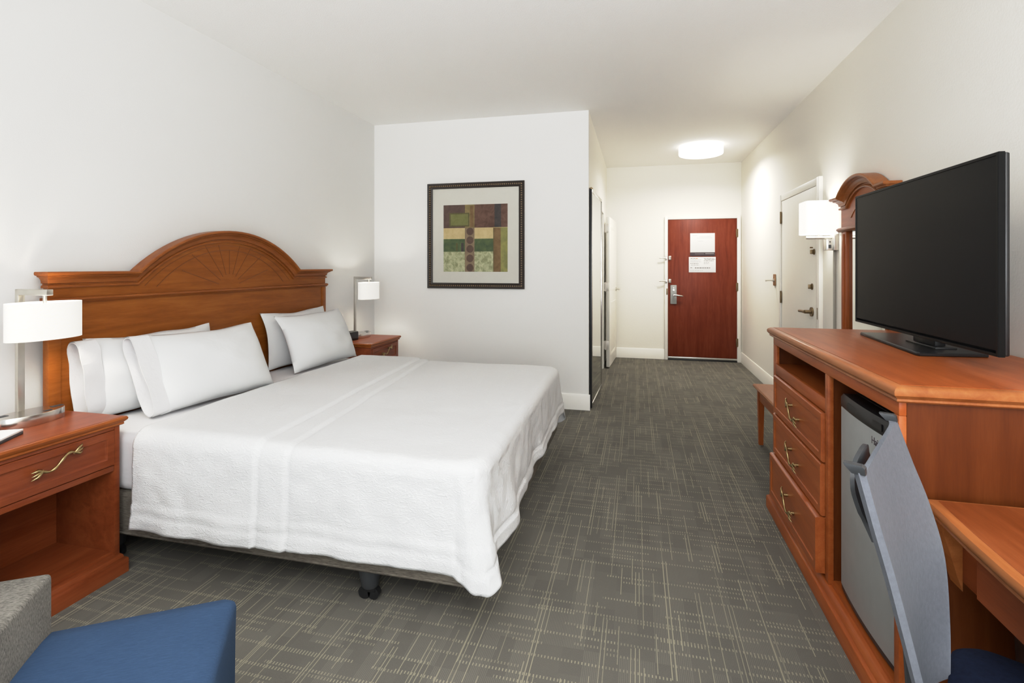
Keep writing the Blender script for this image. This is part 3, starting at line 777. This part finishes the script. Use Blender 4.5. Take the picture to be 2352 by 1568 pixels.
# ------------------------------------------------------------------ wall hook and sconce
wh = thing('wall_hook', 'bronze robe hook on the right wall just past the white door', 'hook', (XR, 5.93, 1.19))
mb = MB(wh.location); mb.box(XR - .012, XR, 5.87, 5.945, 1.135, 1.255, .003); mb.build('backplate', M_ROSE, wh)
mb = MB(wh.location); mb.tube([(XR - .01, 5.905, 1.19), (XR - .07, 5.905, 1.19), (XR - .095, 5.908, 1.188)], [.009, .007, .010]); mb.cyl((XR - .012, 5.905, 1.19), (XR - .02, 5.905, 1.19), .02); mb.build('peg', M_NICK, wh)
sc = thing('wall_sconce', 'wall sconce with a lit white box shade beside the arched mirror', 'wall lamp', (XR, 4.23, 1.5)); os_ = sc.location
mb = MB(os_); mb.box(XR - .030, XR, 4.15, 4.235, 1.455, 1.60, .003); mb.build('backplate', M_NICKP, sc)
mb = MB(os_); mb.box(XR - .075, XR - .030, 4.165, 4.235, 1.455, 1.535, .003); bxp = mb.build('outlet_box', M_NICKP, sc)
mb = MB(os_); mb.box(XR - .0515 - .01, XR - .0515 + .008, 4.1635, 4.1655, 1.47, 1.495); mb.box(XR - .056, XR - .048, 4.1635, 4.1655, 1.512, 1.52); mb.build('outlet', M_CHARC, bxp)
mb = MB(os_); mb.tube([(XR - .03, 4.2, 1.548), (XR - .20, 4.2, 1.548)], .011, 12); mb.tube([(XR - .115, 4.2, 1.548), (XR - .115, 4.2, 1.60)], .007, 10); mb.cyl((XR - .115, 4.2, 1.59), (XR - .115, 4.2, 1.64), .015); mb.build('arm', M_NICKP, sc)
def shade_ring(z, s=0.0):
    x0, x1, y0, y1, r = XR - .222 + s, XR - .012 - s, 4.10 + s, 4.315 - s, .03
    out = []
    for cx, cy, a0 in ((x1 - r, y1 - r, 0), (x0 + r, y1 - r, PI / 2), (x0 + r, y0 + r, PI), (x1 - r, y0 + r, 1.5 * PI)):
        for k in range(6): out.append((cx + r * math.cos(a0 + PI / 2 * k / 5), cy + r * math.sin(a0 + PI / 2 * k / 5), z))
    return out
mb = MB(os_); z0, z1 = 1.572, 1.812
mb.loft([shade_ring(z0), shade_ring(z0 + .005), shade_ring(z1 - .005), shade_ring(z1), shade_ring(z1, .004), shade_ring(z0, .004), shade_ring(z0)], False, False); mb.build('lamp_shade', M_SHADE2, sc)
mb = MB(os_); mb.lathe((XR - .115, 4.205, 1.68), [(.012, -.04), (.028, -.015), (.032, .01), (.02, .035), (.004, .042)], 16); mb.build('bulb', M_SHADE2, sc)
cc = MB((XR, 4.21, .8)); cc.box(XR - .014, XR, 4.195, 4.222, .15, 1.455, .003)
tag(cc.build('cord_cover', plain('grey_cord_cover', (.36, .35, .31, 1), .45)), 'thin grey cord cover running down the wall below the sconce', 'cord cover')

# ------------------------------------------------------------------ dresser with fridge bay
dr = thing('dresser', 'long cherry wood dresser with three drawers and a fridge bay under the television', 'dresser', (1.06, 2.38, 0)); od = dr.location
FX = .735; DY0, DY1 = 1.69, 3.085
mb = MB(od); mb.rects(lambda a, b, h: (a, b, h), FX - .030, XR - .004, DY0 - .026, DY1 + .05, [(.016, .952), (.010, .957), (.012, .963), (.001, .974), (0, .985), (.004, .992), (.014, .998), (.02, 1.0)]); mb.build('top', M_WLY, dr)
mb = MB(od); mb.box(FX - .002, XR - .03, DY0 + .004, DY1 + .022, .9995, 1.0012); mb.build('top_panel', M_WY, dr)
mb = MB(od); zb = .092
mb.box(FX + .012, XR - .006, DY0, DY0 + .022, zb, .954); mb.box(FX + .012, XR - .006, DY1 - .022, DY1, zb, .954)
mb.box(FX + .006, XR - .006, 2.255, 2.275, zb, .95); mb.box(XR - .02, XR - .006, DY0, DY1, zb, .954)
mb.build('carcass', M_WSHADED, dr)
mb = MB(od); mb.box(FX + .004, XR - .03, DY0 + .022, DY1 - .022, zb, .108); mb.build('bottom_board', M_WY, dr)
mb = MB(od); mb.box(FX + .004, XR - .03, 2.275, DY1 - .022, .792, .808); mb.build('shelf', M_WY, dr)
mb = MB(od)   # face frame
mb.box(FX - .008, FX + .012, DY0, DY1, .912, .954, .002); mb.box(FX - .008, FX + .012, DY0, DY0 + .03, zb, .912, .002)
mb.box(FX - .008, FX + .012, 2.25, 2.285, zb, .912, .002); mb.box(FX - .008, FX + .012, DY1 - .045, DY1, zb, .912, .002); mb.box(FX - .008, FX + .012, 2.285, DY1 - .045, .757, .812, .002)
mb.build('face_frame', M_WY, dr)
for z0, z1, px in ((.555, .752, .004), (.340, .548, .007), (.110, .333, .024)):
    mb = MB(od); mb.rects(lambda a, b, h: (FX - .008 + .002 - h, a, b), 2.292, DY1 - .052, z0, z1, [(0, -.02), (0, px + .004), (.004, px + .010), (.030, px + .010), (.033, px + .006), (.038, px + .005), (.044, px + .005)])
    d = mb.build('drawer', M_WY, dr)
    put_handle(d, (FX - .006 - px - .005 - od.x, 2.655 - od.y, (z0 + z1) / 2 - od.z), PI, 1.05, -1.0, 1.35)
mb = MB(od); mb.rects(lambda a, b, h: (a, b, h), FX - .036, XR - .004, DY0 - .03, DY1 + .04, [(0, 0), (0, .060), (.004, .066), (.012, .070), (.016, .080), (.024, .088), (.03, .092)]); mb.build('plinth', M_WY, dr)

# mini fridge
fg = thing('mini_fridge', 'steel fronted mini fridge with black top inside the dresser bay', 'fridge', (1.02, 1.98, .108)); of = fg.location
mb = MB(of); mb.box(.80, 1.33, 1.735, 2.19, .116, .862, .006); mb.build('cabinet', M_BLACK, fg)
for x in (.84, 1.29):
    for y in (1.775, 2.15):
        mb = MB(of); mb.cyl((x, y, .108), (x, y, .118), .016, seg=12); mb.build('foot', M_BLACK, fg)
def bow(y): return .752 - .012 * (1 - ((y - 1.9625) / .2275) ** 2)
def door_loop(z, ins=0, back=.80):
    ys = [1.735 + ins + (.455 - 2 * ins) * k / 14 for k in range(15)]
    return [(bow(y) + ins * .4, y, z) for y in ys] + [(back, 2.19 - ins, z), (back, 1.735 + ins, z)]
mb = MB(of); mb.loft([door_loop(.135, .004), door_loop(.139), door_loop(.806), door_loop(.810, .003)]); fd = mb.build('door', M_STEEL, fg)
mb = MB(of); mb.loft([door_loop(.120, .004), door_loop(.135, .002)]); mb.build('bottom_trim', M_BLACK, fd)
mb = MB(of); mb.loft([door_loop(.810, .001), door_loop(.815, -.002), door_loop(.846, -.002), door_loop(.860, .012)]); tt = mb.build('top_trim', M_BLACK, fd)
mb = MB(of); mb.loft([[(bow(y) - .004, y, z) for y, z in q] for q in ([(1.83, .822), (2.10, .822), (2.10, .845), (1.83, .845)],)] + [[(bow(y) + .01, y, z) for y, z in ((1.84, .826), (2.09, .826), (2.09, .842), (1.84, .842))]]); mb.build('grip_recess', M_BLACK, tt)
# brand lettering on the door
cu = bpy.data.curves.new('logo', 'FONT'); cu.body = 'Haier'; cu.size = .034; cu.extrude = .0006; cu.align_x = 'CENTER'
tmp = bpy.data.objects.new('logo_tmp', cu); COL.objects.link(tmp); bpy.context.view_layer.update()
me = bpy.data.meshes.new_from_object(tmp.evaluated_get(bpy.context.evaluated_depsgraph_get())); bpy.data.objects.remove(tmp)
me.materials.clear(); me.materials.append(M_INKD)
lg = bpy.data.objects.new('lettering', me); COL.objects.link(lg); lg.parent = fd
lg.matrix_local = Matrix.Translation((bow(1.865) - .0012 - of.x, 1.865 - of.y, .765 - of.z)) @ Matrix(((0, 0, -1), (-1, 0, 0), (0, 1, 0))).to_4x4()

# television
tv = thing('television', 'large black flat screen television on a pedestal on top of the dresser', 'television', (1.12, 2.45, 1.0012)); ot = tv.location
TY0, TY1, TZ0, TZ1, TX = 1.910, 2.990, 1.056, 1.697, 1.090
mb = MB(ot); mb.rects(lambda a, b, h: (TX + .012 - h, a, b), TY0, TY1, TZ0, TZ1, [(.004, -.010), (0, -.006), (0, .010), (.002, .012), (.010, .012), (.011, .009)], True, False); mb.build('bezel', M_TVB, tv)
mb = MB(ot); mb.box(TX + .0025, TX + .0045, TY0 + .012, TY1 - .012, TZ0 + .020, TZ1 - .010); mb.build('screen', M_SCREEN, tv)
mb = MB(ot); mb.box(TX + .018, TX + .034, TY0 + .002, TY1 - .002, TZ0 + .002, TZ1 - .002, .006); mb.rects(lambda a, b, h: (TX + .034 + h, a, b), TY0 + .05, TY1 - .05, TZ0 + .03, TZ1 - .14, [(0, -.004), (.03, .024), (.05, .026)]); mb.build('back_cover', M_BLACK, tv)
mb = MB(ot); mb.box(TX + .0005, TX + .003, 2.515, 2.545, TZ0 + .003, TZ0 + .008, .0005); mb.build('logo_mark', M_NICK, tv)
mb = MB(ot); mb.box(1.145, 1.185, 2.375, 2.545, 1.018, 1.10, .008); mb.box(1.13, 1.205, 2.34, 2.57, 1.013, 1.024, .004); mb.build('stand_neck', M_BLACK, tv)
pts = [(1.066, 2.861), (1.023, 2.250), (1.030, 2.236), (1.262, 2.262), (1.275, 2.30), (1.355, 2.83), (1.345, 2.861)]
mb = MB(ot)
def ins(k): 
    c = Vector((1.19, 2.55)); return [tuple(Vector(p) + (c - Vector(p)).normalized() * k) for p in pts]
mb.loft([[(x, y, 1.0014) for x, y in ins(.004)], [(x, y, 1.004) for x, y in ins(0)], [(x, y, 1.012) for x, y in ins(0)], [(x, y, 1.016) for x, y in ins(.006)]]); mb.build('stand_base', M_BLACK, tv)

# bench past the dresser
bn = thing('luggage_bench', 'low cherry wood bench standing against the right wall beyond the dresser', 'bench', (1.12, 3.86, 0)); on = bn.location
mb = MB(on); mb.rects(lambda a, b, h: (a, b, h), .855, 1.385, 3.40, 4.245, [(.012, .415), (.002, .425), (0, .434), (.006, .444), (.012, .446)]); mb.build('top', M_WLY, bn)
mb = MB(on)
mb.box(.885, .905, 3.46, 4.19, .335, .416, .002); mb.box(1.335, 1.355, 3.46, 4.19, .335, .416, .002); mb.box(.905, 1.335, 3.44, 3.46, .335, .416); mb.box(.905, 1.335, 4.19, 4.21, .335, .416); mb.build('apron', M_WY, bn)
for x in (.88, 1.318):
    for y in (3.425, 4.172):
        mb = MB(on); mb.loft([[(x + .006, y + .006, 0), (x + .036, y + .006, 0), (x + .036, y + .036, 0), (x + .006, y + .036, 0)], [(x, y, .34), (x + .042, y, .34), (x + .042, y + .042, .34), (x, y + .042, .34)], [(x, y, .416), (x + .042, y, .416), (x + .042, y + .042, .416), (x, y + .042, .416)]]); mb.build('leg', M_WZ, bn)

# ------------------------------------------------------------------ desk
dk = thing('writing_desk', 'cherry wood writing desk built against the near side of the dresser', 'desk', (1.08, 1.0, 0)); okk = dk.location
pts = [(.772, 1.660), (.766, 1.56), (.757, 1.45), (.750, 1.30), (.748, 1.10), (.748, .35), (1.400, .35), (1.400, 1.660)]
def dl(ins_, z):
    c = Vector((1.08, 1.0)); r = []
    for x, y in pts:
        r.append((x + (ins_ if x < 1 else -ins_ * (x > 1.39)), y + (ins_ if y < .4 else (-ins_ if y > 1.65 else 0)), z))
    return r
mb = MB(okk); mb.loft([dl(.016, .652), dl(.010, .658), dl(.012, .664), dl(.001, .676), dl(0, .686), dl(.005, .695), dl(.016, .699), dl(.022, .700)]); mb.build('top', M_WLY, dk)
mb = MB(okk); mb.loft([dl(.024, .6995), dl(.026, .7012)]); mb.build('top_panel', M_WX, dk)
mb = MB(okk); mb.box(.835, .855, .40, 1.66, .505, .654, .002); mb.box(1.38, 1.398, .40, 1.66, .505, .654, .002); mb.box(.855, 1.38, .40, .42, .505, .654); mb.build('apron', M_NSD, dk)
mb = MB(okk); mb.rects(lambda a, b, h: (.835 - h, a, b), .80, 1.52, .508, .645, [(0, -.002), (0, .010), (.004, .014), (.02, .014)]); mb.build('drawer', M_NSD, dk)
mb = MB(okk)
mb.poly([(.785, .652), (.835, .652), (.835, .48), (.822, .52), (.806, .58), (.79, .63)], lambda a, b, h: (a, h, b), 1.60, 1.655); mb.build('corbel', M_WLY, dk)
for x, y in ((.80, .40), (1.35, .40)):
    mb = MB(okk); mb.box(x, x + .05, y, y + .05, 0, .653, .003); mb.build('leg', M_WZ, dk)

wb = thing('waste_bin', 'black waste bin standing under the desk at the right edge', 'bin', (1.045, 1.535, 0))
mb = MB(); mb.lathe((0, 0, 0), [(.10, 0), (.102, .01), (.118, .42), (.122, .43), (.122, .44), (.112, .44), (.098, .02)], 28, cap=True); mb.build('body', M_BLACK, wb)
mb = MB(); mb.lathe((0, 0, 0), [(.110, .432), (.126, .432), (.126, .444), (.110, .444), (.110, .432)], 28, cap=False); mb.build('rim', M_CHARC, wb)

# ------------------------------------------------------------------ desk chair (faces the desk, sling back)
ch = thing('desk_chair', 'desk chair with a blue-grey sling back and navy seat pulled up to the desk', 'chair', (.80, 1.14, 0)); oc = ch.location
fwd = Vector((.875, -.487, 0)); sid = Vector((.487, .875, 0))
NE = [(.418, 1.098, .950), (.446, 1.108, .850), (.478, 1.122, .745), (.512, 1.136, .62), (.545, 1.150, .50), (.575, 1.165, .43)]
FE = [(.638, 1.493, .950), (.668, 1.480, .850), (.690, 1.450, .760), (.700, 1.408, .655), (.682, 1.352, .53), (.664, 1.315, .44)]
def spl(P, t):
    t = max(0, min(1, t)) * (len(P) - 1); i = min(int(t), len(P) - 2); f = t - i
    p = [Vector(P[max(0, min(len(P) - 1, i + k))]) for k in (-1, 0, 1, 2)]
    return .5 * ((2 * p[1]) + (p[2] - p[0]) * f + (2 * p[0] - 5 * p[1] + 4 * p[2] - p[3]) * f * f + (3 * p[1] - p[0] - 3 * p[2] + p[3]) * f ** 3)
mb = MB(oc)
def back(u, v, w):
    a, b = spl(NE, v), spl(FE, v); p = a.lerp(b, u)
    sag = math.sin(PI * u) ** .8
    p = p - fwd * (.032 * sag * (.3 + .7 * v)) - Vector((0, 0, .020 * sag * max(0, 1 - 4 * v)))
    edge = math.exp(-min(u, 1 - u) / .035)
    return p - fwd * (w * (.008 + .012 * edge))
loops = []
NU, NVV = 26, 36
for j in range(NVV):
    v = j / (NVV - 1); lp = []
    us = [.5 - .5 * math.cos(PI * i / (NU - 1)) for i in range(NU)]
    for u in us: lp.append(back(u, v, 0))
    e_ = back(1, v, .5); lp.append(e_ + (back(1, v, 0) - back(0, v, 0)).normalized() * .010)
    for u in reversed(us): lp.append(back(u, v, 1))
    e_ = back(0, v, .5); lp.append(e_ - (back(1, v, 0) - back(0, v, 0)).normalized() * .010)
    loops.append(lp)
mb.loft(loops); mb.build('sling_back', M_SLING, ch, ang=60)
for k_, P in ((0, NE), (1, FE)):
    mb = MB(oc); w0 = back(k_, 0, .5); up_ = (spl(P, 0) - spl(P, .12)).normalized()
    sd = (Vector(FE[0]) - Vector(NE[0])).normalized()
    def cap(t, f0, f1, hw):
        c = w0 + up_ * t
        return [c + fwd * f1 + sd * hw, c + fwd * f0 + sd * hw, c + fwd * f0 - sd * hw, c + fwd * f1 - sd * hw]
    mb.loft([cap(-.004, -.012, .010, .008), cap(.010, -.020, .012, .010), cap(.015, -.022, .008, .008)]); mb.build('frame_cap', M_CHARC, ch)
    mb = MB(oc); mb.tube([back(k_, t / 10, .5) for t in range(1, 11)], .003, 8); mb.build('back_upright', M_CHARC, ch)
mb = MB(oc)
bow_pts = [(.462, 1.170, .790), (.448, 1.182, .83), (.436, 1.186, .87), (.430, 1.186, .90), (.440, 1.206, .918), (.460, 1.236, .930), (.492, 1.296, .926), (.516, 1.35, .90), (.538, 1.39, .86)]
bp = [spl(bow_pts, k / 24) for k in range(25)]
loops = []
for i, p in enumerate(bp):
    t_ = (bp[min(i + 1, 24)] - bp[max(i - 1, 0)]).normalized(); n_ = t_.cross(fwd).normalized(); w_ = .018 if 3 < i < 21 else .012
    loops.append([p + n_ * w_ + fwd * .004, p + n_ * w_ - fwd * .004, p - n_ * w_ - fwd * .004, p - n_ * w_ + fwd * .004])
mb.loft(loops); mb.build('back_bar', M_CHARC, ch, ang=50)
mb = MB(oc)
def rr(s, z, hw=.235, hd=.225, r=.07):
    o = []
    c = Vector((.815, 1.135, 0))
    for sx, sy, a0 in ((1, 1, 0), (-1, 1, PI / 2), (-1, -1, PI), (1, -1, 1.5 * PI)):
        for k in range(7):
            a = a0 + PI / 2 * k / 6
            q = c + fwd * ((sx * (hd - r) + r * math.cos(a)) * s) + sid * ((sy * (hw - r) + r * math.sin(a)) * s); o.append((q.x, q.y, z))
    return o
mb.loft([rr(.9, .395), rr(.985, .402), rr(1.0, .42), rr(.99, .445), rr(.93, .458), rr(.6, .463), rr(.1, .464)]); mb.build('seat', M_NAVY, ch)
mb = MB(oc); mb.cyl((.80, 1.14, .38), (.80, 1.14, .40), .11); mb.cyl((.80, 1.14, .09), (.80, 1.14, .385), .026); mb.cyl((.80, 1.14, .09), (.80, 1.14, .2), .035)
mb.build('gas_lift', M_CHARC, ch)
mb = MB(oc); bq = Vector((.80, 1.14, .385)); mb.tube([bq, bq - fwd * .2 + Vector((0, 0, .0)), Vector((.575, 1.26, .40)), Vector((.560, 1.265, .56))], [.02, .02, .018, .010], 8); mb.build('back_bracket', M_CHARC, ch)
for k in range(5):
    a = 2 * PI * k / 5 + .3; d = Vector((math.cos(a), math.sin(a), 0)); c = Vector((.80, 1.14, 0))
    mb = MB(oc); mb.tube([c + Vector((0, 0, .11)), c + d * .15 + Vector((0, 0, .10)), c + d * .27 + Vector((0, 0, .07))], [.028, .02, .014], 8); lg_ = mb.build('base_arm', M_CHARC, ch)
    mb = MB(oc); e = c + d * .27; n = Vector((-d.y, d.x, 0)); mb.cyl(e + n * .022 + Vector((0, 0, .027)), e - n * .022 + Vector((0, 0, .027)), .027, seg=16); mb.cyl(e + Vector((0, 0, .03)), e + Vector((0, 0, .075)), .008, seg=8); mb.build('caster', M_BLACK, lg_)

# ------------------------------------------------------------------ lounge chair in the lower left corner
e1 = Vector((.839, .545, 0)); ang = math.atan2(e1.y, e1.x)
lc = thing('lounge_chair', 'blue upholstered lounge chair with a grey tweed arm at the lower left corner', 'chair', (-1.045, 1.168, 0), ang)
# local: x along e1 (0 at right face, negative to the arm), y negative towards the viewer
mb = MB()
def seat_loop(ins_, z, r=.025):
    x0, x1, y0, y1 = -.400, -ins_, -.72 + ins_, -ins_; o = []
    for cx, cy, a0, r in ((x1 - .025, y1 - .025, 0, .025), (x0 + .004, y1 - .004, PI / 2, .004), (x0 + .004, y0 + .004, PI, .004), (x1 - .025, y0 + .025, 1.5 * PI, .025)):
        for k in range(5): o.append((cx + r * math.cos(a0 + PI / 2 * k / 4), cy + r * math.sin(a0 + PI / 2 * k / 4), z))
    return o
mb.loft([seat_loop(.012, .10), seat_loop(.004, .11), seat_loop(.002, .36), seat_loop(0, .436), seat_loop(.003, .448), seat_loop(.012, .457), seat_loop(.05, .463), seat_loop(.12, .466)]); mb.build('seat', M_BLUE, lc)
mb = MB(); mb.box(-.63, -.4005, -.72, -.002, .10, .598, .012, 3); mb.build('armrest', M_TWEED, lc)
for x, y in ((-.07, -.06), (-.07, -.66), (-.60, -.06), (-.60, -.66)):
    mb = MB(); mb.cyl((x, y, 0), (x, y, .102), .018, .024, 14); mb.build('leg', M_CHARC, lc)

# ------------------------------------------------------------------ lights
def light(name, typ, loc, e, col=(1, 1, 1), **kw):
    l = bpy.data.lights.new(name, typ); l.energy = e; l.color = col
    for k, v in kw.items():
        if k != 'rot': setattr(l, k, v)
    o = bpy.data.objects.new(name, l); COL.objects.link(o); o.location = loc
    if 'rot' in kw: o.rotation_euler = kw['rot']
    return o
WARM = (1, .93, .80)
light('near_lamp_glow', 'POINT', (-2.40, 1.615, 1.10), 13, WARM, shadow_soft_size=.04)
light('far_lamp_glow', 'POINT', (-2.403, 4.275, 1.10), 13, WARM, shadow_soft_size=.04)
light('sconce_glow', 'POINT', (XR - .115, 4.205, 1.69), 15, WARM, shadow_soft_size=.04)
light('hall_light', 'AREA', (.742, 6.55, 2.66), 23, (1, .955, .87), shape='DISK', size=.45, spread=math.radians(165))
light('front_fill', 'AREA', (.45, -1.6, 1.15), 52, (.93, .97, 1.0), shape='RECTANGLE', size=2.4, size_y=1.8, rot=(PI / 2, 0, 0))  # added fill through the open front; no window is built there
light('overhead_fill', 'AREA', (.2, .6, 2.74), 50, (.975, .985, 1.0), shape='RECTANGLE', size=2.4, size_y=3.0, rot=(math.radians(14), 0, 0))  # unseen overhead fill, added to brighten the bed top and room
light('upward_fill', 'AREA', (1.0, -2.4, 1.3), 165, (.96, .98, 1.0), shape='RECTANGLE', size=2.2, size_y=1.0, rot=(math.radians(180 - 36), 0, 0), spread=math.radians(118))  # unseen up-facing fill added behind the camera to lift ceiling and walls
W = bpy.data.worlds.new('world'); S.world = W; W.use_nodes = True
W.node_tree.nodes['Background'].inputs[0].default_value = (.93, .97, 1.0, 1); W.node_tree.nodes['Background'].inputs[1].default_value = .62

# ------------------------------------------------------------------ camera
cam = bpy.data.cameras.new('camera'); co = bpy.data.objects.new('camera', cam); COL.objects.link(co)
FPX = 1179.0
cam.sensor_width = 36; cam.lens = FPX / 2352 * 36; cam.shift_y = -(784 - 611) / 2352; cam.clip_start = .02
th = math.atan2(1464 - 1176, FPX)
co.location = (0, 0, 1.34); co.rotation_euler = (PI / 2, 0, th)
S.camera = co
S.view_settings.view_transform = 'Standard'; S.view_settings.look = 'None'; S.view_settings.exposure = 0.38; S.view_settings.gamma = 1
S.view_settings.use_curve_mapping = True
cm = S.view_settings.curve_mapping; cm.extend = 'EXTRAPOLATED'
cv_ = cm.curves[3]
cv_.points[0].location = (0, 0); cv_.points[1].location = (1.0, .75)
for x_, y_ in ((.10, .096), (.25, .26), (.45, .50), (.65, .62)): cv_.points.new(x_, y_)
cm.update()
cy_ = S.cycles
cy_.use_denoising = True; cy_.max_bounces = 10; cy_.diffuse_bounces = 6; cy_.glossy_bounces = 4; cy_.transmission_bounces = 2; cy_.sample_clamp_indirect = 4; cy_.caustics_reflective = False; cy_.caustics_refractive = False
